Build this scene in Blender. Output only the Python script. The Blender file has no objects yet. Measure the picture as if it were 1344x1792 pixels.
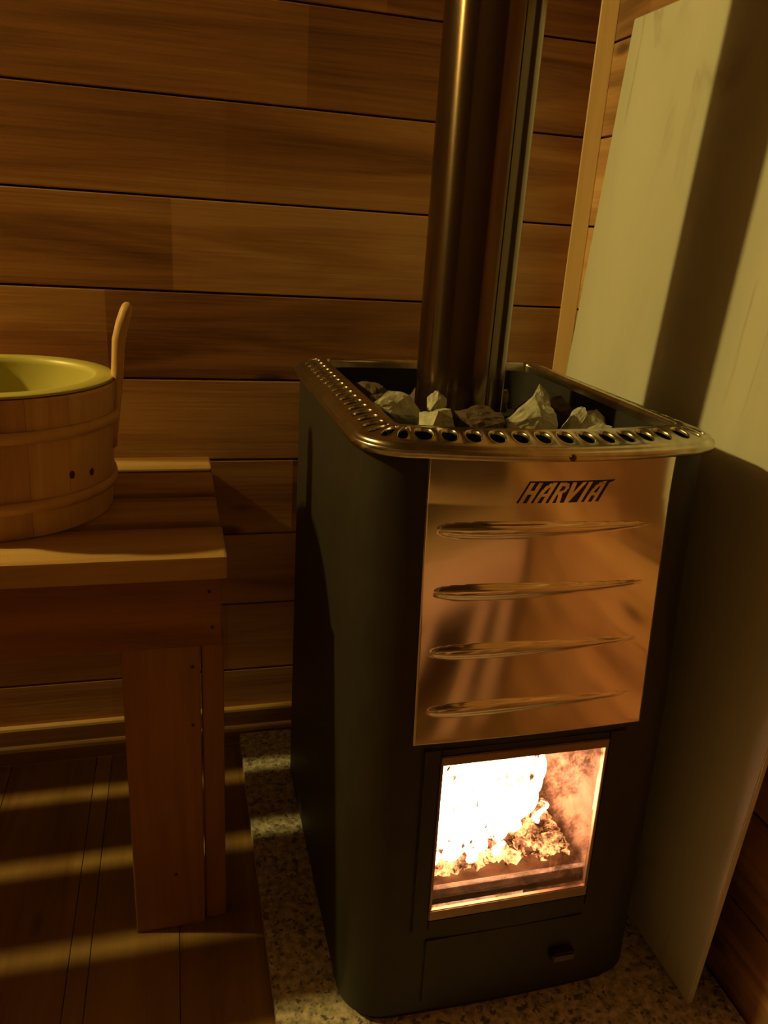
import bpy, bmesh, math, random
from mathutils import Vector, Matrix, noise

random.seed(7)
S = bpy.context.scene
COL = S.collection

# ------------------------------------------------------------------ camera
cam_d = bpy.data.cameras.new('camera')
cam = bpy.data.objects.new('camera', cam_d)
COL.objects.link(cam)
S.camera = cam
cam_d.sensor_fit = 'HORIZONTAL'
cam_d.sensor_width = 36.0
cam_d.lens = 1362.06 * 36.0 / 1344.0
cam_d.clip_start = 0.02
cam.matrix_world = Matrix(((0.96712, 0.02758, -0.25281, -0.3535),
                           (-0.24678, 0.34197, -0.90673, -1.2228),
                           (0.06144, 0.93930, 0.33754, 0.8862),
                           (0, 0, 0, 1)))
# ------------------------------------------------------------------ world (closed sauna room: no sky reaches in)
W = bpy.data.worlds.new('World')
S.world = W
W.use_nodes = True
W.node_tree.nodes['Background'].inputs[0].default_value = (0.02, 0.015, 0.01, 1)
W.node_tree.nodes['Background'].inputs[1].default_value = 0.2
# ------------------------------------------------------------------ light levels
LAMP_COL = (1.0, 0.70, 0.17)
LAMP_POWER = 2450.0
FIRE_COL = (1.0, 0.50, 0.27)
FIRE_POWER = 40.0
S.view_settings.view_transform = 'Standard'
S.view_settings.look = 'None'
S.view_settings.gamma = 1.0
S.view_settings.use_curve_mapping = False
S.view_settings.exposure = 0.0

# room dimensions
XR = 0.2915          # face of the right-hand wall
XL = -2.35           # left wall
YF = -2.05           # wall behind the camera
ZC = 2.12            # ceiling
PITCH, ZJ = 0.1291, 1.0441   # wall board pitch and height of one joint


# ================================================================== materials
def mat(name):
    m = bpy.data.materials.new(name)
    m.use_nodes = True
    nt = m.node_tree
    b = nt.nodes['Principled BSDF']
    return m, nt, b


def N(nt, t, **kw):
    n = nt.nodes.new(t)
    for k, v in kw.items():
        setattr(n, k, v)
    return n


def ramp(nt, stops):
    r = N(nt, 'ShaderNodeValToRGB')
    el = r.color_ramp.elements
    while len(el) < len(stops):
        el.new(0.5)
    for e, (p, c) in zip(el, stops):
        e.position = p
        e.color = (*c, 1)
    return r


def math_n(nt, op, a=None, b=None):
    n = N(nt, 'ShaderNodeMath', operation=op)
    for i, v in enumerate((a, b)):
        if v is None:
            continue
        if isinstance(v, (int, float)):
            n.inputs[i].default_value = v
        else:
            nt.links.new(v, n.inputs[i])
    return n.outputs[0]


def wood(name, dark, mid, light, axis='X', rough=0.5, seg=0.0, scale=1.0, knots=0.0, vary=0.5, wear=None):
    """Cedar / pine boards: stretched grain along axis, per-object shift, optional finger-jointed segments and knots."""
    m, nt, b = mat(name)
    L = nt.links.new
    tc = N(nt, 'ShaderNodeTexCoord')
    oi = N(nt, 'ShaderNodeObjectInfo')
    sh = N(nt, 'ShaderNodeVectorMath', operation='SCALE')
    sh.inputs[0].default_value = (37.0, 23.0, 51.0)
    L(oi.outputs['Random'], sh.inputs['Scale'])
    ad = N(nt, 'ShaderNodeVectorMath', operation='ADD')
    L(tc.outputs['Object'], ad.inputs[0])
    L(sh.outputs[0], ad.inputs[1])
    mp = N(nt, 'ShaderNodeMapping')
    L(ad.outputs[0], mp.inputs[0])
    k = {'X': 0, 'Y': 1, 'Z': 2}[axis]
    sc = [14.0 * scale] * 3
    sc[k] = 1.1 * scale
    mp.inputs['Scale'].default_value = sc
    n1 = N(nt, 'ShaderNodeTexNoise')
    n1.inputs['Scale'].default_value = 1.0
    n1.inputs['Detail'].default_value = 6
    n1.inputs['Roughness'].default_value = 0.55
    n1.inputs['Distortion'].default_value = 1.2
    L(mp.outputs[0], n1.inputs['Vector'])
    mp2 = N(nt, 'ShaderNodeMapping')
    L(ad.outputs[0], mp2.inputs[0])
    sc2 = [260.0 * scale] * 3
    sc2[k] = 6.0 * scale
    mp2.inputs['Scale'].default_value = sc2
    n2 = N(nt, 'ShaderNodeTexNoise')
    n2.inputs['Scale'].default_value = 1.0
    n2.inputs['Detail'].default_value = 3
    L(mp2.outputs[0], n2.inputs['Vector'])
    f = math_n(nt, 'ADD', math_n(nt, 'MULTIPLY', n1.outputs['Fac'], 0.86), math_n(nt, 'MULTIPLY', n2.outputs['Fac'], 0.14))
    # each board (and each jointed length of it) has its own tone
    tone = math_n(nt, 'MULTIPLY', math_n(nt, 'SUBTRACT', oi.outputs['Random'], 0.5), 0.22 * vary)
    f = math_n(nt, 'ADD', f, tone)
    if seg:
        sx = N(nt, 'ShaderNodeSeparateXYZ')
        L(ad.outputs[0], sx.inputs[0])
        fl = math_n(nt, 'FLOOR', math_n(nt, 'DIVIDE', sx.outputs[k], seg))
        wn = N(nt, 'ShaderNodeTexWhiteNoise', noise_dimensions='2D')
        cx = N(nt, 'ShaderNodeCombineXYZ')
        L(fl, cx.inputs[0])
        L(oi.outputs['Random'], cx.inputs[1])
        L(cx.outputs[0], wn.inputs['Vector'])
        f = math_n(nt, 'ADD', f, math_n(nt, 'MULTIPLY', math_n(nt, 'SUBTRACT', wn.outputs['Value'], 0.5), 0.20))
    r = ramp(nt, [(0.33, dark), (0.50, mid), (0.68, light)])
    L(f, r.inputs[0])
    col = r.outputs[0]
    if knots:
        mp3 = N(nt, 'ShaderNodeMapping')
        L(ad.outputs[0], mp3.inputs[0])
        s3 = [9.0] * 3
        s3[k] = 3.2
        mp3.inputs['Scale'].default_value = s3
        vo = N(nt, 'ShaderNodeTexVoronoi')
        vo.inputs['Scale'].default_value = 1.0
        L(mp3.outputs[0], vo.inputs['Vector'])
        kr = ramp(nt, [(0.0, (1, 1, 1)), (0.055, (1, 1, 1)), (0.11, (0, 0, 0))])
        L(vo.outputs['Distance'], kr.inputs[0])
        mx = N(nt, 'ShaderNodeMix', data_type='RGBA')
        L(math_n(nt, 'MULTIPLY', kr.outputs[0], knots), mx.inputs[0])
        L(col, mx.inputs[6])
        mx.inputs[7].default_value = (dark[0] * .35, dark[1] * .3, dark[2] * .3, 1)
        col = mx.outputs[2]
    L(col, b.inputs['Base Color'])
    b.inputs['Roughness'].default_value = rough
    bp = N(nt, 'ShaderNodeBump')
    bp.inputs['Strength'].default_value = 0.12
    bp.inputs['Distance'].default_value = 0.002
    L(n2.outputs['Fac'], bp.inputs['Height'])
    L(bp.outputs[0], b.inputs['Normal'])
    return m


M = {}
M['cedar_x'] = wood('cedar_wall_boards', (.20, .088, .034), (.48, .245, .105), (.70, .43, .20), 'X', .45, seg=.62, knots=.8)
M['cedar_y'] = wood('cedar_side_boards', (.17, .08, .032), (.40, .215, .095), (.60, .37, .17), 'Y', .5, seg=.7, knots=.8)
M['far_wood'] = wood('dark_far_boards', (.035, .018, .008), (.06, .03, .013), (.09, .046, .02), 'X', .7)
M['wall_back'] = wood('dark_backing', (.03, .012, .005), (.05, .02, .008), (.06, .03, .01), 'X', .9)
M['trim'] = wood('pale_pine_trim', (.58, .38, .17), (.66, .45, .21), (.72, .51, .26), 'Z', .5, vary=.1)
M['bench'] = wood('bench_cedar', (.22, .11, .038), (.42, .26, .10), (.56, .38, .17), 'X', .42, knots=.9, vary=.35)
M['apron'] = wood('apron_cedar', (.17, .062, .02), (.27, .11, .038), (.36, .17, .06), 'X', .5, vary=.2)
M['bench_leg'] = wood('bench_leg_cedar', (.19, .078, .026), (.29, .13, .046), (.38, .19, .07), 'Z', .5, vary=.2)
M['floor'] = wood('floor_boards', (.13, .066, .023), (.24, .14, .05), (.34, .22, .085), 'Y', .4, knots=.7, vary=.5)
M['floor_pale'] = wood('pale_floor_strip', (.26, .16, .06), (.33, .21, .08), (.38, .26, .1), 'Y', .4)
M['stave'] = wood('pine_staves', (.44, .255, .11), (.60, .385, .175), (.74, .52, .26), 'Z', .5, scale=.9, vary=.7)
M['pale_pine'] = wood('pale_pine', (.44, .29, .17), (.54, .38, .24), (.62, .46, .30), 'X', .5, vary=.2)
M['hoop'] = wood('pale_wood_hoop', (.50, .30, .11), (.60, .38, .15), (.68, .46, .20), 'X', .5)


def simple(name, col, rough=.5, metal=0.0, nscale=0, nvar=0.0, bump=0.0, bscale=200):
    m, nt, b = mat(name)
    L = nt.links.new
    b.inputs['Roughness'].default_value = rough
    b.inputs['Metallic'].default_value = metal
    tc = N(nt, 'ShaderNodeTexCoord')
    n = N(nt, 'ShaderNodeTexNoise')
    n.inputs['Scale'].default_value = nscale or 20
    n.inputs['Detail'].default_value = 5
    L(tc.outputs['Object'], n.inputs['Vector'])
    lo = tuple(max(0, c * (1 - nvar)) for c in col)
    hi = tuple(min(1, c * (1 + nvar)) for c in col)
    r = ramp(nt, [(.3, lo), (.7, hi)])
    L(n.outputs['Fac'], r.inputs[0])
    L(r.outputs[0], b.inputs['Base Color'])
    if bump:
        n2 = N(nt, 'ShaderNodeTexNoise')
        n2.inputs['Scale'].default_value = bscale
        n2.inputs['Detail'].default_value = 4
        L(tc.outputs['Object'], n2.inputs['Vector'])
        bp = N(nt, 'ShaderNodeBump')
        bp.inputs['Strength'].default_value = bump
        bp.inputs['Distance'].default_value = .003
        L(n2.outputs['Fac'], bp.inputs['Height'])
        L(bp.outputs[0], b.inputs['Normal'])
    return m


M['black'] = simple('black_painted_steel', (.017, .015, .012), .55, 0.0, 30, .2, .05, 900)
M['black_in'] = simple('sooty_steel', (.02, .018, .016), .8, 0, 30, .3)
M['rim'] = simple('polished_rim_steel', (.58, .56, .47), .24, 1.0, 60, .18, .02, 120)
M['pipe'] = simple('dark_flue_steel', (.016, .008, .004), .17, 0.0, 8, .15, .004, 60)
M['pipe'].node_tree.nodes['Principled BSDF'].inputs['IOR'].default_value = 2.05
M['pipe'].node_tree.nodes['Principled BSDF'].inputs['Specular Tint'].default_value = (1, .78, .55, 1)
_nt = M['pipe'].node_tree
_tg = N(_nt, 'ShaderNodeTangent', direction_type='RADIAL', axis='Z')
_nt.links.new(_tg.outputs[0], _nt.nodes['Principled BSDF'].inputs['Tangent'])
_nt.nodes['Principled BSDF'].inputs['Anisotropic'].default_value = .8
_nt.nodes['Principled BSDF'].inputs['Anisotropic Rotation'].default_value = .25
M['letter_dark'] = simple('dark_print', (.03, .012, .010), .5)
M['screw'] = simple('dark_screw', (.12, .09, .06), .35, 1.0)
M['bronze'] = simple('bronzed_trim', (.34, .25, .17), .5, 1.0, 40, .1)
M['liner'] = simple('yellow_plastic_liner', (.50, .47, .13), .4, 0, 10, .04)
M['brick'] = simple('firebox_lining', (.15, .10, .075), .9, 0, 40, .45, .6, 90)
M['ash'] = simple('grey_ash', (.16, .13, .11), .95, 0, 60, .4, .8, 150)
M['char'] = simple('charred_wood', (.06, .035, .022), .9, 0, 40, .5, 1.0, 120)
M['lamp_base'] = simple('white_lamp_base', (.75, .72, .65), .5)
M['plaster'] = simple('nail_head', (.05, .035, .025), .5)
M['knot'] = simple('dark_knot', (.06, .022, .010), .6)


def steel_panel():
    m, nt, b = mat('polished_steel_panel')
    L = nt.links.new
    tc = N(nt, 'ShaderNodeTexCoord')
    n = N(nt, 'ShaderNodeTexNoise')
    n.inputs['Scale'].default_value = 22
    n.inputs['Detail'].default_value = 4
    L(tc.outputs['Object'], n.inputs['Vector'])
    # drip marks: dull round spots
    vo = N(nt, 'ShaderNodeTexVoronoi')
    vo.inputs['Scale'].default_value = 34
    L(tc.outputs['Object'], vo.inputs['Vector'])
    sp = ramp(nt, [(0.0, (1, 1, 1)), (.13, (1, 1, 1)), (.17, (0, 0, 0))])
    L(vo.outputs['Distance'], sp.inputs[0])
    n3 = N(nt, 'ShaderNodeTexNoise')
    n3.inputs['Scale'].default_value = 9
    L(tc.outputs['Object'], n3.inputs['Vector'])
    msk = ramp(nt, [(.56, (0, 0, 0)), (.62, (1, 1, 1))])
    L(n3.outputs['Fac'], msk.inputs[0])
    spot = math_n(nt, 'MULTIPLY', sp.outputs[0], msk.outputs[0])
    c = ramp(nt, [(.3, (.84, .76, .68)), (.7, (.90, .83, .76))])
    L(n.outputs['Fac'], c.inputs[0])
    mx = N(nt, 'ShaderNodeMix', data_type='RGBA')
    L(math_n(nt, 'MULTIPLY', spot, .6), mx.inputs[0])
    L(c.outputs[0], mx.inputs[6])
    mx.inputs[7].default_value = (.34, .22, .13, 1)
    L(mx.outputs[2], b.inputs['Base Color'])
    b.inputs['Metallic'].default_value = 1.0
    ro = math_n(nt, 'ADD', math_n(nt, 'MULTIPLY', n.outputs['Fac'], .10), .07)
    ro = math_n(nt, 'ADD', ro, math_n(nt, 'MULTIPLY', spot, .3))
    L(ro, b.inputs['Roughness'])
    return m


M['panel'] = steel_panel()


def granite():
    m, nt, b = mat('speckled_granite')
    L = nt.links.new
    tc = N(nt, 'ShaderNodeTexCoord')

    def ns(sc, det, off):
        mp = N(nt, 'ShaderNodeMapping')
        mp.inputs['Location'].default_value = (off, off * .7, 0)
        L(tc.outputs['Object'], mp.inputs[0])
        n = N(nt, 'ShaderNodeTexNoise')
        n.inputs['Scale'].default_value = sc
        n.inputs['Detail'].default_value = det
        n.inputs['Roughness'].default_value = .6
        L(mp.outputs[0], n.inputs['Vector'])
        return n.outputs['Fac']
    base = ramp(nt, [(.36, (.26, .24, .20)), (.48, (.44, .41, .33)), (.58, (.60, .56, .46)), (.66, (.70, .66, .56))])
    L(ns(95, 5, 0), base.inputs[0])
    dk = ramp(nt, [(.56, (0, 0, 0)), (.62, (1, 1, 1))])
    L(ns(120, 3, 4.0), dk.inputs[0])
    mx = N(nt, 'ShaderNodeMix', data_type='RGBA')
    L(math_n(nt, 'MULTIPLY', dk.outputs[0], .85), mx.inputs[0])
    L(base.outputs[0], mx.inputs[6])
    mx.inputs[7].default_value = (.07, .06, .05, 1)
    L(mx.outputs[2], b.inputs['Base Color'])
    b.inputs['Roughness'].default_value = .35
    return m


M['granite'] = granite()


def marble():
    m, nt, b = mat('pale_marble')
    L = nt.links.new
    tc = N(nt, 'ShaderNodeTexCoord')
    mp = N(nt, 'ShaderNodeMapping')
    mp.inputs['Rotation'].default_value = (math.radians(12), 0, 0)
    mp.inputs['Scale'].default_value = (4, 5.5, 1.5)
    L(tc.outputs['Object'], mp.inputs[0])
    n = N(nt, 'ShaderNodeTexNoise')
    n.inputs['Scale'].default_value = 1.3
    n.inputs['Detail'].default_value = 7
    n.inputs['Distortion'].default_value = .8
    L(mp.outputs[0], n.inputs['Vector'])
    a = math_n(nt, 'ABSOLUTE', math_n(nt, 'SUBTRACT', n.outputs['Fac'], .5))
    n2 = N(nt, 'ShaderNodeTexNoise')
    n2.inputs['Scale'].default_value = 5
    L(tc.outputs['Object'], n2.inputs['Vector'])
    msk = ramp(nt, [(.52, (0, 0, 0)), (.66, (1, 1, 1))])
    L(n2.outputs['Fac'], msk.inputs[0])
    vein = ramp(nt, [(0, (1, 1, 1)), (.028, (0, 0, 0))])
    L(a, vein.inputs[0])
    f = math_n(nt, 'MULTIPLY', math_n(nt, 'MULTIPLY', vein.outputs[0], msk.outputs[0]), .55)
    cl = ramp(nt, [(.35, (.56, .58, .52)), (.65, (.63, .65, .59))])
    L(n.outputs['Fac'], cl.inputs[0])
    mx = N(nt, 'ShaderNodeMix', data_type='RGBA')
    L(f, mx.inputs[0])
    L(cl.outputs[0], mx.inputs[6])
    mx.inputs[7].default_value = (.30, .27, .20, 1)
    L(mx.outputs[2], b.inputs['Base Color'])
    b.inputs['Roughness'].default_value = .38
    return m


M['marble'] = marble()


def rock(name, a, c):
    m, nt, b = mat(name)
    L = nt.links.new
    tc = N(nt, 'ShaderNodeTexCoord')
    n = N(nt, 'ShaderNodeTexNoise')
    n.inputs['Scale'].default_value = 55
    n.inputs['Detail'].default_value = 8
    n.inputs['Roughness'].default_value = .7
    L(tc.outputs['Object'], n.inputs['Vector'])
    r = ramp(nt, [(.32, a), (.62, c)])
    L(n.outputs['Fac'], r.inputs[0])
    L(r.outputs[0], b.inputs['Base Color'])
    b.inputs['Roughness'].default_value = .9
    bp = N(nt, 'ShaderNodeBump')
    bp.inputs['Strength'].default_value = .8
    bp.inputs['Distance'].default_value = .004
    L(n.outputs['Fac'], bp.inputs['Height'])
    L(bp.outputs[0], b.inputs['Normal'])
    return m


M['rock_pale'] = rock('pale_grey_rock', (.34, .36, .30), (.62, .64, .55))
M['rock_dark'] = rock('dark_brown_rock', (.07, .05, .035), (.18, .13, .09))


def emit(name, col, power):
    m, nt, b = mat(name)
    nt.nodes.remove(b)
    e = N(nt, 'ShaderNodeEmission')
    e.inputs[0].default_value = (*col, 1)
    e.inputs[1].default_value = power
    nt.links.new(e.outputs[0], nt.nodes['Material Output'].inputs[0])
    return m


def flame_mat():
    m, nt, b = mat('flame')
    nt.nodes.remove(b)
    L = nt.links.new
    tc = N(nt, 'ShaderNodeTexCoord')
    mp = N(nt, 'ShaderNodeMapping')
    mp.inputs['Scale'].default_value = (75, 75, 22)
    L(tc.outputs['Object'], mp.inputs[0])
    n = N(nt, 'ShaderNodeTexNoise')
    n.inputs['Scale'].default_value = 1
    n.inputs['Detail'].default_value = 5
    L(mp.outputs[0], n.inputs['Vector'])
    r = ramp(nt, [(.36, (.012, .012, .012)), (.50, (1, 1, 1))])
    L(n.outputs['Fac'], r.inputs[0])
    e = N(nt, 'ShaderNodeEmission')
    e.inputs[0].default_value = (*FIRE_COL, 1)
    L(math_n(nt, 'MULTIPLY', r.outputs[0], FIRE_POWER), e.inputs[1])
    L(e.outputs[0], nt.nodes['Material Output'].inputs[0])
    return m


M['flame'] = flame_mat()
M['lamp_glass'] = emit('lit_lamp_globe', LAMP_COL, LAMP_POWER)


def ember():
    m, nt, b = mat('glowing_embers')
    L = nt.links.new
    tc = N(nt, 'ShaderNodeTexCoord')
    n = N(nt, 'ShaderNodeTexNoise')
    n.inputs['Scale'].default_value = 48
    n.inputs['Detail'].default_value = 8
    n.inputs['Roughness'].default_value = .7
    L(tc.outputs['Object'], n.inputs['Vector'])
    r = ramp(nt, [(.44, (0, 0, 0)), (.62, (1, 1, 1))])
    L(n.outputs['Fac'], r.inputs[0])
    b.inputs['Base Color'].default_value = (.045, .024, .015, 1)
    b.inputs['Roughness'].default_value = .95
    b.inputs['Emission Color'].default_value = (1, .40, .14, 1)
    L(math_n(nt, 'MULTIPLY', r.outputs[0], 7.0), b.inputs['Emission Strength'])
    return m


M['ember'] = ember()


def fire_glass():
    """Clear pane with soot: thin, so light passes straight through."""
    m, nt, b = mat('sooty_stove_glass')
    nt.nodes.remove(b)
    L = nt.links.new
    tr = N(nt, 'ShaderNodeBsdfTransparent')
    tr.inputs[0].default_value = (.93, .88, .82, 1)
    gl = N(nt, 'ShaderNodeBsdfGlossy')
    gl.inputs['Roughness'].default_value = .05
    fr = N(nt, 'ShaderNodeLayerWeight')
    fr.inputs[0].default_value = .5
    m1 = N(nt, 'ShaderNodeMixShader')
    L(math_n(nt, 'ADD', math_n(nt, 'MULTIPLY', math_n(nt, 'POWER', fr.outputs['Facing'], 4.0), .6), .03), m1.inputs[0])
    L(tr.outputs[0], m1.inputs[1])
    L(gl.outputs[0], m1.inputs[2])
    df = N(nt, 'ShaderNodeBsdfDiffuse')
    df.inputs[0].default_value = (.20, .13, .08, 1)
    tc = N(nt, 'ShaderNodeTexCoord')
    n = N(nt, 'ShaderNodeTexNoise')
    n.inputs['Scale'].default_value = 60
    n.inputs['Detail'].default_value = 8
    n.inputs['Roughness'].default_value = .75
    L(tc.outputs['Object'], n.inputs['Vector'])
    n2 = N(nt, 'ShaderNodeTexNoise')
    n2.inputs['Scale'].default_value = 11
    L(tc.outputs['Object'], n2.inputs['Vector'])
    f = math_n(nt, 'ADD', math_n(nt, 'MULTIPLY', n.outputs['Fac'], .6), math_n(nt, 'MULTIPLY', n2.outputs['Fac'], .4))
    r = ramp(nt, [(.50, (.02, .02, .02)), (.60, (.62, .62, .62))])
    L(f, r.inputs[0])
    m2 = N(nt, 'ShaderNodeMixShader')
    L(r.outputs[0], m2.inputs[0])
    L(m1.outputs[0], m2.inputs[1])
    L(df.outputs[0], m2.inputs[2])
    L(m2.outputs[0], nt.nodes['Material Output'].inputs[0])
    return m


M['fire_glass'] = fire_glass()


# ================================================================== helpers
def mesh_obj(name, bm, material, parent=None, smooth=False, loc=None, recalc=True):
    if recalc:
        bmesh.ops.recalc_face_normals(bm, faces=bm.faces)
    me = bpy.data.meshes.new(name)
    bm.to_mesh(me)
    bm.free()
    if smooth:
        for p in me.polygons:
            p.use_smooth = True
    me.materials.append(material)
    o = bpy.data.objects.new(name, me)
    COL.objects.link(o)
    if parent:
        o.parent = parent
    if loc:
        o.location = loc
    return o


def same(o, loc, parent=None, rot=None):
    c = o.copy()
    COL.objects.link(c)
    c.parent = parent
    c.location = loc
    if rot:
        c.rotation_euler = rot
    return c


def tag(o, label=None, cat=None, group=None, kind=None):
    if label:
        o['label'] = label
    if cat:
        o['category'] = cat
    if group:
        o['group'] = group
    if kind:
        o['kind'] = kind
    return o


def empty(name, loc):
    o = bpy.data.objects.new(name, None)
    COL.objects.link(o)
    o.location = loc
    o.empty_display_size = .05
    return o


def add_box(bm, x0, x1, y0, y1, z0, z1, bev=0.0, seg=2):
    r = bmesh.ops.create_cube(bm, size=1.0)
    vs = r['verts']
    for v in vs:
        v.co = Vector(((x0 + x1) / 2 + v.co.x * (x1 - x0), (y0 + y1) / 2 + v.co.y * (y1 - y0), (z0 + z1) / 2 + v.co.z * (z1 - z0)))
    if bev:
        es = {e for v in vs for e in v.link_edges}
        bmesh.ops.bevel(bm, geom=list(es), offset=bev, segments=seg, affect='EDGES', profile=.6)
    return bm


def box(name, x0, x1, y0, y1, z0, z1, material, parent=None, bev=.002, origin=None):
    """box placed in world metres; its origin sits at its centre (or where the parent is, kept simple)"""
    c = Vector(((x0 + x1) / 2, (y0 + y1) / 2, (z0 + z1) / 2))
    bm = bmesh.new()
    add_box(bm, x0 - c.x, x1 - c.x, y0 - c.y, y1 - c.y, z0 - c.z, z1 - c.z, bev)
    p = parent.location if parent else Vector((0, 0, 0))
    return mesh_obj(name, bm, material, parent, loc=c - p)


def loft(bm, rings, closed=True, caps=(False, False), skip=None):
    vr = [[bm.verts.new(p) for p in r] for r in rings]
    for i in range(len(vr) - 1):
        a, b = vr[i], vr[i + 1]
        n = len(a)
        for j in range(n if closed else n - 1):
            if skip and skip(i, j):
                continue
            k = (j + 1) % n
            bm.faces.new((a[j], a[k], b[k], b[j]))
    if caps[0]:
        bm.faces.new(list(reversed(vr[0])))
    if caps[1]:
        bm.faces.new(vr[-1])
    return vr


def lathe(bm, prof, n=48, cx=0, cy=0):
    rings = [[(cx + r * math.cos(2 * math.pi * k / n), cy + r * math.sin(2 * math.pi * k / n), z) for k in range(n)] for r, z in prof]
    return loft(bm, rings)


# ================================================================== the room
floor = box('floor', XL - .05, XR + .05, YF - .05, .05, -.06, -.018, M['wall_back'], bev=0)
tag(floor, 'dark wooden plank floor of the sauna', kind='structure')
edges = [-.505 - .135 * k for k in range(11, 0, -1)] + [-.505, -.480, -.370, -.235, -.10, .035, .17, .305]
for a, b_ in zip(edges[:-1], edges[1:]):
    pale = abs(a + .505) < 1e-6
    box('floor_plank', a + .0004, b_ - .0004, YF, -.0005, -.018, 0, M['floor_pale' if pale else 'floor'], floor, .0009)

wall_back = box('wall_back', XL - .05, XR + .05, .012, .06, -.05, ZC, M['wall_back'], bev=0)
tag(wall_back, 'back wall of horizontal cedar boards', kind='structure')
zk = ZJ - 8 * PITCH
first = None
k = 0
while zk < ZC - .01:
    z0, z1 = zk + .0014, min(zk + PITCH - .0014, ZC)
    c = Vector(((XL + XR) / 2, .006, (z0 + z1) / 2))
    if first is None or z1 - z0 < PITCH - .004:
        o = box('wall_board', XL, XR, 0, .012, z0, z1, M['cedar_x'], wall_back, .0016)
        first = first or o
    else:
        same(first, c - wall_back.location, wall_back)
    zk += PITCH

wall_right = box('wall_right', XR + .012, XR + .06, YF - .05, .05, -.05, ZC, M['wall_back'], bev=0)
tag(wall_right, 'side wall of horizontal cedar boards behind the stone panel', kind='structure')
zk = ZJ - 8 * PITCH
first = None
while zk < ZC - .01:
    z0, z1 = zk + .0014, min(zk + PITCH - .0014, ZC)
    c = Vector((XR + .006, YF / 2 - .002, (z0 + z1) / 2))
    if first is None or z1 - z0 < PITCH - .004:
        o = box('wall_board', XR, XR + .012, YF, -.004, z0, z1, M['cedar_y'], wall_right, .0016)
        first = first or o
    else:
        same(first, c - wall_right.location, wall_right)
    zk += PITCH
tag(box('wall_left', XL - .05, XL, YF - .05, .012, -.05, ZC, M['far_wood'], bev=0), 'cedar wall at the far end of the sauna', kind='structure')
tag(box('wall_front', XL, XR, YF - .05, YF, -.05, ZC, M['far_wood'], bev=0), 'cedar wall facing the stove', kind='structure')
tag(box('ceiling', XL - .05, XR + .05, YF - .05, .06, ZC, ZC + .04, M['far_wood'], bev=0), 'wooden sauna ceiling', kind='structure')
bm = bmesh.new()      # three-cornered pine strip closing the corner
loft(bm, [[(.2695, -.0006, z), (.2708, -.0024, z), (.2895, -.0158, z), (.2909, -.0166, z), (.2909, -.0006, z)] for z in (.0005, ZC - .0005)], caps=(True, True))
tag(mesh_obj('trim_1', bm, M['trim']), 'pale pine corner strip', kind='structure')
bm = bmesh.new()      # stepped skirting: a thin board with a quarter-round shoe in front
prof = [(-.0006, .0005), (-.020, .0005), (-.020, .024), (-.018, .029), (-.0145, .031), (-.011, .0315), (-.011, .060), (-.0095, .0635), (-.006, .065), (-.0006, .065)]
loft(bm, [[(x, y, z) for y, z in prof] for x in (XL + .001, .268)], caps=(True, True))
tag(mesh_obj('baseboard_back', bm, M['bench']), 'low wooden baseboard along the back wall', kind='structure')

# granite hearth slab under the stove
g = bmesh.new()
add_box(g, -.262, .288, -.86, -.021, .0005, .020, .0015)
tag(mesh_obj('granite_slab', g, M['granite']), 'speckled grey granite hearth slab lying under the black stove', 'stone slab')

# leaning marble panel
def panel_pt(y, z, back=0.0):
    return Vector((.2222 + .0449 * (z - .02) - .0145 * (y + .075) + back, y, z))


bm = bmesh.new()
corners = [(-.066, .0205), (-.656, .0205), (-.656, 1.186), (-.0945, 1.186)]
fr = [bm.verts.new(panel_pt(y, z)) for y, z in corners]
bk = [bm.verts.new(panel_pt(y, z, .0075)) for y, z in corners]
bm.faces.new(fr)
bm.faces.new(bk[::-1])
for i in range(4):
    j = (i + 1) % 4
    bm.faces.new((fr[j], fr[i], bk[i], bk[j]))
bmesh.ops.bevel(bm, geom=list(bm.edges), offset=.0012, segments=2, affect='EDGES')
tag(mesh_obj('marble_panel', bm, M['marble']), 'pale veined marble heat shield leaning against the side wall behind the stove', 'stone panel')

# ================================================================== stove
ST = empty('sauna_stove', (0, -.35, .02))
tag(ST, 'black wood-burning sauna stove with shiny steel front panel and glowing glass door', 'stove')
OFF = -ST.location


def frontshift(z):
    return .030 * (.69 - z) / .67


def outline(hw, yb, yf, rf, rb, bow, xs=(), nseg=10):
    """closed plan outline, counter-clockwise from the back left; front is bowed. xs = vertices wanted on the front"""
    P = []

    def arc(cx, cy, r, a0, a1, n):
        for i in range(n + 1):
            a = math.radians(a0 + (a1 - a0) * i / n)
            P.append((cx + r * math.cos(a), cy + r * math.sin(a)))
    arc(-hw + rb, yb - rb, rb, 90, 180, nseg)
    arc(-hw + rf, yf + rf, rf, 180, 262, nseg)
    x0 = hw - rf
    for x in xs:
        P.append((x, yf - bow * (1 - (x / x0) ** 2) * 1.0))
    arc(hw - rf, yf + rf, rf, 278, 360, nseg)
    arc(hw - rb, yb - rb, rb, 0, 90, nseg)
    return P


XS = (-.1305, -.104, -.07, -.035, 0, .035, .07, .104, .1305)
HW, YB, YFR, RF, BOW = .188, -.112, -.562, .05, .016


def bow(z):
    return .003 + .013 * min(1, max(0, (z - .40) / .25))


def body_ring(z, grow=0.0):
    return [(x, y, z) for x, y in outline(HW + grow, YB + grow, YFR - BOW + bow(z) - grow - frontshift(z), RF, .04, bow(z), XS)]


def front_y(x, z):
    return YFR - BOW - frontshift(z) + bow(z) * (x / (HW - RF)) ** 2


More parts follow.
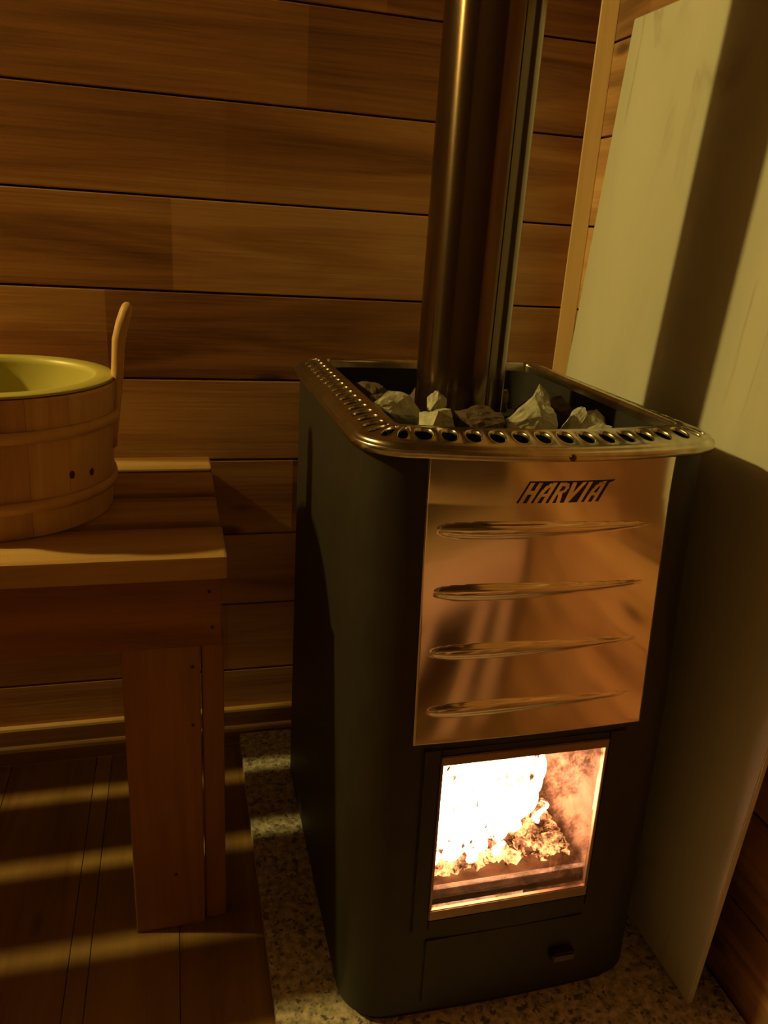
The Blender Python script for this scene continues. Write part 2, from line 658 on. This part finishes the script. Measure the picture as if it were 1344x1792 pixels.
bm = bmesh.new()
zs = [.032, .05, .10, .172, .20, .28, .374, .40, .45, .5, .55, .6, .65, .700]
rings = [body_ring(z) for z in zs]
i0 = [i for i, p in enumerate(rings[0]) if abs(p[0] + .104) < 1e-6 and p[1] < -.4][0]
loft(bm, rings, skip=lambda i, j: 3 <= i <= 5 and i0 <= j < i0 + 6)
for v in bm.verts:
    v.co += OFF
mesh_obj('body', bm, M['black'], ST, smooth=True)
# plinth
bm = bmesh.new()
loft(bm, [body_ring(.0203, -.006), body_ring(.033, -.006)], caps=(True, True))
for v in bm.verts:
    v.co += OFF
mesh_obj('plinth', bm, M['black_in'], ST)
# stone chamber (inside of the top)
bm = bmesh.new()
ch = lambda z: [(x, y, z) for x, y in outline(.1505, -.150, -.529, .03, .03, .012, XS)]
loft(bm, [ch(.705), ch(.648)], caps=(False, True))
for v in bm.verts:
    v.co += OFF
mesh_obj('stone_chamber', bm, M['black_in'], ST)

# ---- rim with its ring of holes
dense = outline(.195, -.105, -.574, .055, .05, .017, [i * .004 for i in range(-34, 35)], 24)
pts = [Vector(p) for p in dense]
cl = pts + [pts[0]]
acc = [0.0]
for a, b_ in zip(cl[:-1], cl[1:]):
    acc.append(acc[-1] + (b_ - a).length)
LEN = acc[-1]


def on_path(s):
    s %= LEN
    import bisect
    i = min(max(bisect.bisect_right(acc, s) - 1, 0), len(pts) - 1)
    d = acc[i + 1] - acc[i]
    f = (s - acc[i]) / d if d > 1e-9 else 0
    return cl[i].lerp(cl[i + 1], f)


def frame(s):
    p = on_path(s)
    t = (on_path(s + .006) - on_path(s - .006)).normalized()
    return p, Vector((-t.y, t.x))     # inward normal for a counter-clockwise path


def rim_pt(s, w, z):
    p, n = frame(s)
    q = p + n * w
    return Vector((q.x, q.y, z)) + OFF


NC = round(LEN / .0238)
CS = LEN / NC
W0, W1, ZW0, ZW1 = .0080, .0370, .7085, .7165


def zone(s, t):          # t 0..1 across the holed band, slightly domed
    return rim_pt(s, W0 + (W1 - W0) * t, ZW0 + (ZW1 - ZW0) * t + .0010 * math.sin(math.pi * t))


bm = bmesh.new()
SUB = 4
svals = [i * CS / SUB for i in range(NC * SUB)]
outer_prof = [(.003, .6945), (0, .6960), (0, .7025), (.0012, .7040), (.0030, .7042), (.0036, .7060), (.0052, .7077), (W0, ZW0)]
inner_prof = [(W1, ZW1), (.040, .7170), (.0425, .7158), (.0435, .712), (.0440, .682)]
for prof in (outer_prof, inner_prof):
    loft(bm, [[rim_pt(s, w, z) for s in svals] for w, z in prof])
for c in range(NC):
    s0 = c * CS
    rect = [(0, 0), (.25, 0), (.5, 0), (.75, 0), (1, 0), (1, .25), (1, .5), (1, .75), (1, 1), (.75, 1), (.5, 1), (.25, 1), (0, 1), (0, .75), (0, .5), (0, .25)]
    outerv = [bm.verts.new(zone(s0 + u * CS, t)) for u, t in rect]
    rings_ = []
    for (ru, rt, dz) in ((.40, .43, .0002), (.36, .40, .0006), (.33, .37, -.0004), (.32, .36, -.0030)):
        rr = []
        for u, t in rect:
            a = math.atan2(t - .5, u - .5)
            uu, tt = .5 + ru * math.cos(a), .5 + rt * math.sin(a)
            rr.append(bm.verts.new(zone(s0 + uu * CS, tt) + Vector((0, 0, dz))))
        rings_.append(rr)
    seq = [outerv] + rings_
    for a, b_ in zip(seq[:-1], seq[1:]):
        for i in range(16):
            j = (i + 1) % 16
            bm.faces.new((a[i], a[j], b_[j], b_[i]))
bmesh.ops.remove_doubles(bm, verts=bm.verts, dist=1e-5)
rim = mesh_obj('rim', bm, M['rim'], ST, smooth=True)
rim['label'] = 'shiny steel collar pierced with a ring of oval holes'
# screws in the rim's lip
for x in (.002, -.165):
    bm = bmesh.new()
    r = bmesh.ops.create_uvsphere(bm, u_segments=12, v_segments=6, radius=.0036)
    yy = -.574 - .017 * (1 - (x / .14) ** 2) if abs(x) < .1 else -.5605
    for v in bm.verts:
        v.co = Vector((v.co.x, v.co.y * .5, v.co.z)) + Vector((x, yy - .0005, .6995)) + OFF
    mesh_obj('screw', bm, M['screw'], rim, smooth=True)

# ---- polished front panel with four pressed louvres
PX, PZ0, PZ1 = .1305, .396, .699
LOUV = [(.6250, 1.0), (.5620, 1.0), (.4985, .85), (.4340, .8)]


def emboss(x, z):
    d = 0.0
    for zc, a in LOUV:
        u = (x + .117) / .226
        if 0 < u < 1:
            hgt = .0078 * (math.sin(math.pi * min(1, u ** .62)) ** .55) * (1 - .45 * u)
            t = (z - zc - .0015 * math.sin(math.pi * u)) / hgt if hgt > 1e-5 else 9
            if abs(t) < 1.25:
                # crease at the top, gentle roll at the bottom
                prof = max(0.0, 1 - abs(t) ** 2 / 1.56)
                if t > 0:
                    prof = max(0.0, 1 - (t / .95) ** 6) if t < .95 else 0
                d = max(d, a * .0062 * prof * min(1, hgt / .0078))
    return d


def panel_y(x, z):
    return front_y(x, z) - .0035


bm = bmesh.new()
nx, nz = 120, 230
grid = []
for j in range(nz + 1):
    z = PZ0 + (PZ1 - PZ0) * j / nz
    row = []
    for i in range(nx + 1):
        x = -PX + 2 * PX * i / nx
        row.append(bm.verts.new(Vector((x, panel_y(x, z) - emboss(x, z), z)) + OFF))
    grid.append(row)
for j in range(nz):
    for i in range(nx):
        bm.faces.new((grid[j][i], grid[j][i + 1], grid[j + 1][i + 1], grid[j + 1][i]))
# folded edges
for col_ in (0, nx):
    back = [bm.verts.new(v[col_].co + Vector((0, .0034, 0))) for v in grid]
    for j in range(nz):
        bm.faces.new((grid[j][col_], grid[j + 1][col_], back[j + 1], back[j]))
back = [bm.verts.new(v.co + Vector((0, .0034, 0))) for v in grid[0]]
for i in range(nx):
    bm.faces.new((grid[0][i], grid[0][i + 1], back[i + 1], back[i]))
PAN = mesh_obj('front_panel', bm, M['panel'], ST, smooth=True)
PAN['label'] = 'mirror polished steel front panel with four pressed louvres'

# ---- lettering on the panel: HARVIA, slanted, metal letters on a dark ground
LX0, LZ0, LW, LH, SH = -.0455, .6525, .0905, .0215, .0115


def lp(u, v, lift):
    x = LX0 + u * LW + v * SH
    z = LZ0 + v * LH
    return Vector((x, panel_y(x, z) - lift, z)) + OFF


def plate(name, polys, lift, thick, material, parent):
    bm = bmesh.new()
    for poly in polys:
        f = [bm.verts.new(lp(u, v, lift)) for u, v in poly]
        b = [bm.verts.new(lp(u, v, lift - thick)) for u, v in poly]
        bm.faces.new(f)
        for i in range(len(poly)):
            j = (i + 1) % len(poly)
            bm.faces.new((f[j], f[i], b[i], b[j]))
    return mesh_obj(name, bm, material, parent)


ground = []
for i in range(12):
    a, b_ = i / 12 * .955, (i + 1) / 12 * .955
    ground.append([(a, 0), (b_, 0), (b_, 1.0), (a, 1.0)])
ground.append([(.955, .86), (1.0, .93), (1.01, 1.0), (.955, 1.0)])
plate('lettering_ground', ground, .0003, .0003, M['letter_dark'], PAN)


def bar(u0, u1, v0, v1):
    return [(u0, v0), (u1, v0), (u1, v1), (u0, v1)]


def band(path, wd):
    out = []
    for (a, b_) in zip(path[:-1], path[1:]):
        dx, dy = (b_[0] - a[0]) * 4.2, b_[1] - a[1]
        l = math.hypot(dx, dy)
        nx_, ny_ = -dy / l * wd / 4.2, dx / l * wd
        out.append([(a[0] - nx_, a[1] - ny_), (b_[0] - nx_, b_[1] - ny_), (b_[0] + nx_, b_[1] + ny_), (a[0] + nx_, a[1] + ny_)])
    return out


def letter_A(u):
    w = .135
    pth = [(u + .022, 0), (u + .024, .40), (u + .034, .62), (u + .056, .78), (u + .085, .845), (u + w, .85)]
    return band(pth, .10) + [bar(u + w - .045, u + w, 0, .94), bar(u + .03, u + w - .02, .30, .44)]


def letter_R(u):
    return [bar(u, u + .045, 0, .94)] + band([(u + .02, .85), (u + .085, .85), (u + .112, .76), (u + .115, .62), (u + .095, .50), (u + .045, .44)], .085) + \
        [[(u + .055, .46), (u + .098, .46), (u + .135, 0), (u + .088, 0)]]


V1 = .94
letters = [
    [bar(.020, .066, 0, V1), bar(.110, .156, 0, V1), bar(.05, .13, .40, .58)],
    letter_A(.185),
    letter_R(.355),
    [[(.500, V1), (.548, V1), (.583, .30), (.585, 0), (.535, 0)], [(.535, 0), (.585, 0), (.668, V1), (.618, V1)]],
    [bar(.690, .738, 0, V1)],
    letter_A(.775),
]
for polys in letters:
    plate('letter', polys, .0007, .0004, M['panel'], PAN)

# ---- fire door
def dy(z, lift=0.0):
    return front_y(0, z) + .0035 - lift


def slab(name, x0, x1, z0, z1, lift, thick, material, parent, bev=.001):
    bm = bmesh.new()
    v = []
    for s in (0, 1):
        for x, z in ((x0, z0), (x1, z0), (x1, z1), (x0, z1)):
            v.append(bm.verts.new(Vector((x, dy(z, lift) + s * thick, z)) + OFF))
    bm.faces.new(v[0:4])
    bm.faces.new(v[7:3:-1])
    for i in range(4):
        j = (i + 1) % 4
        bm.faces.new((v[j], v[i], v[4 + i], v[4 + j]))
    if bev:
        bmesh.ops.bevel(bm, geom=list(bm.edges), offset=bev, segments=2, affect='EDGES')
    return mesh_obj(name, bm, material, parent)


DOOR = slab('door', -.118, -.0985, .150, .388, .004, .012, M['black'], ST, .0015)
for nm, a in (('frame_stile', (.0965, .118, .150, .388)), ('frame_rail', (-.0985, .0965, .3785, .388)), ('frame_rail', (-.0985, .0965, .150, .1655))):
    slab(nm, *a, .004, .012, M['black'], DOOR, .0015)
slab('door_trim', -.0985, .0965, .3675, .3785, .0055, .006, M['bronze'], DOOR)
slab('door_trim', -.0985, .0965, .1660, .1800, .0055, .006, M['bronze'], DOOR)
slab('side_bead', -.0985, -.0955, .1800, .3675, .0048, .006, M['bronze'], DOOR, .0006)
slab('side_bead', .0930, .0965, .1800, .3675, .0048, .006, M['bronze'], DOOR, .0006)
slab('door_glass', -.0955, .0930, .1800, .3675, .001, .004, M['fire_glass'], DOOR, 0)
# ash drawer below the door, with its little pull
ASH = slab('ash_drawer', -.100, .098, .046, .138, .004, .010, M['black'], ST, .0015)
slab('drawer_pull', .058, .088, .082, .094, .016, .012, M['screw'], ASH, .002)

# ---- firebox
bm = bmesh.new()
x0, x1, y0, y1, z0, z1 = -.112, .110, -.581, -.24, .1735, .3725
bmv = lambda x, y, z: bm.verts.new(Vector((x, y, z)) + OFF)
c8 = [bmv(x, y, z) for z in (z0, z1) for x, y in ((x0, y0), (x1, y0), (x1, y1), (x0, y1))]
bm.faces.new((c8[0], c8[3], c8[2], c8[1]))
bm.faces.new((c8[4], c8[5], c8[6], c8[7]))
bm.faces.new((c8[1], c8[2], c8[6], c8[5]))
bm.faces.new((c8[2], c8[3], c8[7], c8[6]))
bm.faces.new((c8[3], c8[0], c8[4], c8[7]))
mesh_obj('firebox', bm, M['brick'], ST, recalc=False)
bm = bmesh.new()
add_box(bm, -.1115, .1095, -.5805, -.573, .1738, .186, .002)
for v in bm.verts:
    v.co += OFF
mesh_obj('ash_lip', bm, M['ash'], ST)

# ================================================================== fire inside the stove
def lump(name, c, r, material, seed, flat=.7, parent=None, sub=2, amp=.35, freq=1.6):
    bm = bmesh.new()
    bmesh.ops.create_icosphere(bm, subdivisions=sub, radius=1)
    for v in bm.verts:
        n = noise.noise(v.co * freq + Vector((seed * 3.1, seed * 7.7, seed)))
        v.co = v.co * (1 + amp * n)
        v.co = Vector((v.co.x * r, v.co.y * r, v.co.z * r * flat))
    return mesh_obj(name, bm, material, parent, loc=c)


def log(name, a, b_, r, label, seed):
    bm = bmesh.new()
    a, b_ = Vector(a), Vector(b_)
    c = (a + b_) / 2
    d = (b_ - a)
    q = d.to_track_quat('X', 'Z')
    rings = []
    for i in range(13):
        t = i / 12
        ring = []
        for k in range(14):
            an = 2 * math.pi * k / 14
            rr = r * (1 + .22 * noise.noise(Vector((t * 6 + seed * 9, math.cos(an) * 1.4, math.sin(an) * 1.4))))
            ring.append(q @ Vector(((t - .5) * d.length, rr * math.cos(an), rr * math.sin(an))))
        rings.append(ring)
    loft(bm, rings, caps=(True, True))
    return tag(mesh_obj(name, bm, M['ember'] if seed != 2 else M['char'], loc=c), label, 'log')


log('firewood_log', (-.10, -.40, .222), (.085, -.345, .222), .026, 'charred glowing log lying at the back of the stove fire', 1)
log('firewood_log', (.02, -.500, .205), (.075, -.41, .232), .016, 'short blackened log tilted on the embers beside the flames', 2)
log('firewood_log', (-.095, -.470, .215), (.01, -.43, .225), .019, 'burning log half buried in the embers under the flames', 3)

# ember bed: far too many coals to count
bm = bmesh.new()
rnd = random.Random(5)
for i in range(1900):
    x, y = rnd.uniform(-.098, .096), rnd.uniform(-.558, -.30)
    r = rnd.uniform(.0018, .0060) * (1.9 if rnd.random() < .08 else 1)
    z = .1815 + .010 * rnd.random() + .022 * max(0, 1 - abs(x + .01) / .12) * min(1, max(0, y + .57) / .08)
    z = max(z, .1765 + 1.6 * r)
    mt = Matrix.Translation((x, y, z)) @ Matrix.Rotation(rnd.random() * 6, 4, 'Z') @ Matrix.Rotation(rnd.random() * 6, 4, 'X') @ Matrix.Diagonal((r * rnd.uniform(.8, 1.6), r, r * .8, 1))
    bmesh.ops.create_icosphere(bm, subdivisions=1, radius=1, matrix=mt)
for v in bm.verts:
    v.co += Vector((rnd.uniform(-1, 1), rnd.uniform(-1, 1), rnd.uniform(-1, 1))) * .0022
tag(mesh_obj('ember_bed', bm, M['ember']), 'glowing orange embers and ash heaped on the stove grate', 'embers', kind='stuff')


def flame(c, h, r, lean, seed):
    bm = bmesh.new()
    rings = []
    n = 20
    for i in range(19):
        t = i / 18
        rad = r * (math.sin(math.pi * (t * .93 + .05) ** .62) ** .9 + .04) * (1 - .25 * t)
        ring = []
        for k in range(n):
            an = 2 * math.pi * k / n
            w = 1 + .34 * noise.noise(Vector((math.cos(an) * 1.3, math.sin(an) * 1.3, t * 3.2 - seed * 5.3)))
            ring.append((lean[0] * t * t + .014 * math.sin(t * 6 + seed) * t + rad * w * math.cos(an), lean[1] * t * t + rad * .8 * w * math.sin(an), h * t))
        rings.append(ring)
    loft(bm, rings, caps=(True, True))
    return mesh_obj('flame', bm, M['flame'], smooth=True, loc=c)


FIRE = empty('fire', (0, -.50, .195))
tag(FIRE, 'blazing white-yellow fire of tongue-shaped flames behind the stove glass', 'fire')
FL = [((-.072, -.535, .206), .158, .026, (.0, .02), 1), ((-.040, -.528, .202), .165, .028, (.01, .02), 2), ((-.004, -.520, .206), .158, .029, (.012, .02), 3),
      ((.034, -.512, .214), .150, .027, (.016, .02), 7), ((.066, -.490, .228), .134, .019, (.014, .01), 8),
      ((-.078, -.465, .205), .160, .026, (.0, .01), 4), ((-.022, -.452, .210), .155, .036, (.0, .0), 5), ((.036, -.450, .215), .150, .028, (.01, .0), 6),
      ((-.055, -.545, .196), .060, .016, (.0, .015), 9), ((-.018, -.540, .198), .050, .014, (.0, .015), 10), ((.012, -.530, .200), .060, .012, (.004, .015), 11),
      ((-.084, -.552, .192), .034, .009, (.0, .008), 12), ((-.034, -.553, .192), .030, .007, (.003, .006), 13), ((.032, -.526, .204), .046, .008, (.003, .008), 14),
      ((.052, -.505, .208), .058, .009, (.005, .006), 15), ((.070, -.515, .200), .030, .0045, (.003, .004), 16), ((.000, -.550, .193), .024, .006, (.0, .006), 17),
      ((.076, -.470, .205), .110, .013, (.004, .004), 18)]
for c, h, r, ln, sd in FL:
    f_ = flame(Vector(c) - FIRE.location, h, r, ln, sd)
    f_.parent = FIRE

# ================================================================== flue pipe
bm = bmesh.new()
PXC, PYC, PR = -.0205, -.333, .0535
lathe(bm, [(PR, .660), (PR, ZC - .002)], 64)
n0 = len(bm.verts)
lathe(bm, [(PR - .003, ZC - .002), (PR - .003, .660)], 64)
FP = empty('flue_pipe', (PXC, PYC, .649))
tag(FP, 'dark glossy steel flue pipe rising from the stove stones to the ceiling', 'pipe')
for v in bm.verts:
    v.co.z -= .649
mesh_obj('tube', bm, M['pipe'], FP, smooth=True)
bm = bmesh.new()   # folded lengthwise seam
a = math.radians(288)
rings = [[((PR - .0005 + q) * math.cos(a + da), (PR - .0005 + q) * math.sin(a + da), z) for da, q in ((-.05, 0), (-.035, .0016), (.035, .0016), (.05, 0))] for z in (.03, ZC - .655)]
loft(bm, rings, closed=False)
mesh_obj('seam', bm, M['pipe'], FP)
bm = bmesh.new()
lathe(bm, [(PR + .0005, .0), (PR + .006, .0), (PR + .006, .016), (PR + .0005, .018)], 48)
mesh_obj('spigot', bm, M['black_in'], FP, smooth=False)

# ================================================================== stones
def stone(c, size, seed, pale, rot, label, npt=20):
    rnd = random.Random(seed)
    bm = bmesh.new()
    for _ in range(npt):
        v = Vector((rnd.gauss(0, 1), rnd.gauss(0, 1), rnd.gauss(0, 1))).normalized()
        v = v * rnd.uniform(.82, 1.12)
        bm.verts.new(v)
    h = bmesh.ops.convex_hull(bm, input=bm.verts)
    bmesh.ops.delete(bm, geom=[g_ for g_ in h['geom_interior'] if isinstance(g_, bmesh.types.BMVert)], context='VERTS')
    bmesh.ops.subdivide_edges(bm, edges=list(bm.edges), cuts=6, use_grid_fill=True)
    for v in bm.verts:
        p = v.co.copy()
        v.co += p.normalized() * (.10 * noise.noise(p * 2.1 + Vector((seed, 0, 0))) + .05 * noise.noise(p * 5 + Vector((0, seed, 0))) + .028 * noise.noise(p * 13 + Vector((0, 0, seed))))
        v.co = Vector((v.co.x * size[0], v.co.y * size[1], v.co.z * size[2]))
    o = mesh_obj('stove_stone', bm, M['rock_pale' if pale else 'rock_dark'], loc=c)
    o.rotation_euler = [math.radians(r) for r in rot]
    tag(o, label, 'stone', 'rocks piled in the stove top')
    return o


STONES = [
    # centre, half sizes, seed, pale, rotation, label
    ((-.110, -.392, .693), (.043, .021, .025), 11, 1, (0, 36, 25), 'long pale grey rock slab slanting down along the inner rim'),
    ((-.082, -.440, .690), (.024, .022, .038), 12, 1, (8, 4, 15), 'upright pale grey rock standing in front of the flue pipe'),
    ((-.070, -.398, .708), (.014, .010, .020), 25, 1, (0, 20, 40), 'small brownish rock poking up between pipe and upright rock'),
    ((-.034, -.437, .684), (.036, .026, .034), 13, 0, (0, 18, 10), 'dark reddish brown rock against the front of the flue pipe'),
    ((.034, -.432, .690), (.040, .025, .036), 14, 1, (5, -30, 12), 'large smooth pale rock beside the flue pipe'),
    ((.091, -.425, .680), (.025, .018, .033), 15, 1, (0, 10, 0), 'pale angular flat-topped rock beside the large smooth one'),
    ((.086, -.490, .678), (.034, .017, .028), 16, 1, (0, 0, 8), 'low pale rock just inside the front rim'),
    ((.127, -.392, .676), (.021, .030, .026), 17, 1, (0, 0, 20), 'greenish grey rock wedged by the side rim'),
    ((.122, -.265, .682), (.016, .014, .030), 18, 1, (0, 0, 30), 'small pale rock at the back corner of the chamber'),
    ((.074, -.352, .678), (.032, .026, .032), 19, 0, (0, 0, 50), 'dark rock tucked behind the large smooth pale one'),
    ((.117, -.325, .676), (.024, .030, .026), 20, 0, (20, 0, 10), 'dark rock against the side rim next to the marble panel'),
    ((-.118, -.318, .677), (.030, .032, .024), 21, 0, (0, 20, 10), 'dark rock by the rim between flue pipe and bench side'),
    ((-.112, -.225, .677), (.032, .034, .024), 22, 0, (0, 0, 10), 'dark rock in the back corner of the chamber towards the bench'),
    ((-.020, -.226, .677), (.042, .034, .024), 23, 0, (0, 0, 70), 'dark rock directly behind the flue pipe'),
    ((.062, -.228, .677), (.034, .032, .024), 24, 0, (0, 0, 20), 'dark rock behind the pipe towards the marble panel'),
    ((-.125, -.475, .6713), (.020, .030, .020), 26, 0, (0, 0, 20), 'dark rock in the front corner towards the bench'),
    ((.030, -.496, .677), (.026, .018, .024), 27, 1, (0, 0, 6), 'small grey rock in front of the large smooth one'),
    ((-.075, -.500, .675), (.028, .020, .022), 28, 0, (0, 0, 10), 'small dark rock in front of the upright pale one'),
    ((-.022, -.500, .675), (.026, .020, .022), 29, 0, (0, 0, 10), 'small dark rock in front of the reddish brown one'),
    ((.130, -.465, .6713), (.016, .030, .020), 30, 0, (0, 0, 10), 'dark rock in the front corner towards the marble panel'),
]
for c, sz, sd, pale, rot, lb in STONES:
    stone(c, sz, sd, pale, rot, lb)

# ================================================================== bench
BX, BF, BZ = -.3076, -.430, .5445
BL = -1.80
BN = empty('bench', (-.95, -.22, 0))
tag(BN, 'reddish brown cedar slatted bench along the back wall carrying the bucket', 'bench')
for y0, y1 in ((-.100, -.036), (-.207, -.117), (-.317, -.227), (-.430, -.337)):
    box('slat', BL, BX + (.002 if y1 < -.3 else 0), y0, y1, BZ - .027, BZ, M['bench'], BN, .003)
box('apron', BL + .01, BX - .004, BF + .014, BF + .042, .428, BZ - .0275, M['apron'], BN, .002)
box('rail', BL, BX - .006, -.016, -.0005, .455, BZ - .0275, M['bench'], BN, .002)
for xa in (BX - .012, BL + .03):
    box('bearer', xa - .02, xa + .008, -.387, -.017, .455, BZ - .0275, M['bench'], BN, .002)
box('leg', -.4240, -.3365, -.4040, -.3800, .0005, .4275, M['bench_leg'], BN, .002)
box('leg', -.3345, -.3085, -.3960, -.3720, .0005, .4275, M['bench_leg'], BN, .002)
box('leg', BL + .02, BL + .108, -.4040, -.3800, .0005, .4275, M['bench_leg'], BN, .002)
NAILS = [(-.325, -.4165, .497), (-.322, -.4165, .452), (-.345, -.4045, .395), (-.346, -.4045, .315), (-.372, -.4045, .09)]
for x, y, z in NAILS:
    bm = bmesh.new()
    bmesh.ops.create_uvsphere(bm, u_segments=10, v_segments=6, radius=.0022)
    for v in bm.verts:
        v.co.y *= .35
    mesh_obj('nail_head', bm, M['plaster'], BN, loc=Vector((x, y, z)) - BN.location)

# ================================================================== bucket
BC = Vector((-.562, -.243, BZ + .0005))
BK = empty('sauna_bucket', BC)
tag(BK, 'round pine stave bucket with yellow liner and upright handle standing on the bench', 'bucket')
H, R0, R1 = .157, .1260, .1390
NS = 18


def rad(z):
    return R0 + (R1 - R0) * z / H


HA = math.radians(4)     # direction of the handle stave
for k in range(NS):
    a0, a1 = HA + (k - .5) * 2 * math.pi / NS, HA + (k + .5) * 2 * math.pi / NS
    bm = bmesh.new()
    rings = []
    g_ = .0012
    hk = k == 0
    ztop = H
    for z in (0.0, .002, H * .5, H - .003, H):
        o_, i_ = rad(z), rad(z) - .013
        if z in (0.0, H):
            o_ -= .0015
        aa = [a0 + g_ + (a1 - a0 - 2 * g_) * q / 4 for q in range(5)]
        ring = [((o_ - (.0006 if q in (0, 4) else 0)) * math.cos(t), (o_ - (.0006 if q in (0, 4) else 0)) * math.sin(t), z) for q, t in enumerate(aa)]
        ring += [(i_ * math.cos(t), i_ * math.sin(t), z) for t in reversed(aa)]
        rings.append(ring)
    loft(bm, rings, caps=(True, True))
    mesh_obj('stave', bm, M['stave'], BK)
# handle: a tall rounded tongue growing out of the stave at HA, narrowing and leaning in slightly
bm = bmesh.new()
rings = []
ca, sa = math.cos(HA), math.sin(HA)
prof = [(.0, .024, .0065, .0), (.02, .024, .0065, .001), (.05, .0235, .0065, .0018), (.078, .021, .0065, .003), (.10, .0185, .0066, .004), (.125, .0175, .007, .0055), (.145, .0172, .0072, .009), (.157, .0150, .0068, .0115), (.164, .010, .0052, .0125), (.167, .004, .002, .0125)]
for dz, hw, th, lean in prof:
    z = .075 + dz * 1.02
    rc = rad(min(z, H)) - .0045 + lean * 1.6
    ring = []
    for q in range(16):
        t = 2 * math.pi * q / 16
        c_, s_ = math.cos(t), math.sin(t)
        ex = abs(c_) ** .6 * (1 if c_ > 0 else -1) * th * 1.12
        ey = abs(s_) ** .7 * (1 if s_ > 0 else -1) * hw
        ring.append(((rc + ex) * ca - ey * sa, (rc + ex) * sa + ey * ca, z))
    rings.append(ring)
loft(bm, rings, caps=(True, True))
mesh_obj('handle', bm, M['stave'], BK, smooth=True)
for zc in (.038, .117):
    bm = bmesh.new()
    hh = .0062
    lathe(bm, [(rad(zc) - .0005, zc - hh), (rad(zc) + .0042, zc - hh), (rad(zc) + .0052, zc), (rad(zc) + .0042, zc + hh), (rad(zc) - .0005, zc + hh), (rad(zc) - .0005, zc - hh)], 72)
    mesh_obj('hoop', bm, M['hoop'], BK, smooth=True)
bm = bmesh.new()
RT = R1 - .012
lathe(bm, [(RT + .009, H + .0012), (RT + .010, H + .003), (RT + .008, H + .0042), (RT - .010, H + .0045), (RT - .013, H + .003), (RT - .014, H - .004), (RT - .020, .03), (.001, .028)], 72)
ln = mesh_obj('liner', bm, M['liner'], BK, smooth=True)
ln['label'] = 'translucent yellow plastic liner'
bm = bmesh.new()
lathe(bm, [(.001, .003), (R0 - .012, .003), (R0 - .012, .014), (.001, .014)], 48)
mesh_obj('bottom', bm, M['stave'], BK)
for da, z in ((-36, .062), (-49, .066)):
    a = HA + math.radians(da)
    bm = bmesh.new()
    bmesh.ops.create_uvsphere(bm, u_segments=12, v_segments=8, radius=1)
    for v in bm.verts:
        v.co = Vector((v.co.x * .0012, v.co.y * .0036, v.co.z * .0046))
    o = mesh_obj('knot', bm, M['knot'], BK, smooth=True, loc=(rad(z) * math.cos(a), rad(z) * math.sin(a), z))
    o.rotation_euler = (0, 0, a)

# ================================================================== the lamp that lights the room
LM = empty('wall_lamp', (-2.02, 0, 1.87))
tag(LM, 'round glass globe lamp mounted high on the cedar back wall', 'lamp')
bm = bmesh.new()
prof = [(.001, -.0005), (.052, -.0005), (.052, .016), (.040, .026), (.030, .06), (.028, .064), (.001, .064)]
rings = [[(r * math.cos(2 * math.pi * k / 40), -z, r * math.sin(2 * math.pi * k / 40)) for k in range(40)] for r, z in prof]
loft(bm, rings)
mesh_obj('lamp_base', bm, M['lamp_base'], LM, smooth=False)
bm = bmesh.new()
bmesh.ops.create_uvsphere(bm, u_segments=32, v_segments=20, radius=.036)
mesh_obj('globe', bm, M['lamp_glass'], LM, smooth=True, loc=(0, -.098, 0))

# ================================================================== unseen low bench, added so the steel panel has fire-lit shapes to reflect
LB = empty('reflection_bench', (-.35, -1.50, 0))
tag(LB, 'pale pine low bench standing across from the stove door', 'bench')
for k in range(4):
    box('slat', -1.00, .245, -1.70 + k * .098, -1.612 + k * .098, .385, .410, M['pale_pine'], LB, .003)
box('apron', -1.00, .245, -1.322, -1.300, .300, .384, M['pale_pine'], LB, .002)
for x in (-.98, -.30, -.08, .10, .19):
    box('leg', x, x + .045, -1.350, -1.323, .0005, .384, M['pale_pine'], LB, .002)
for x in (-.98, .19):
    box('leg', x, x + .045, -1.70, -1.66, .0005, .384, M['pale_pine'], LB, .002)
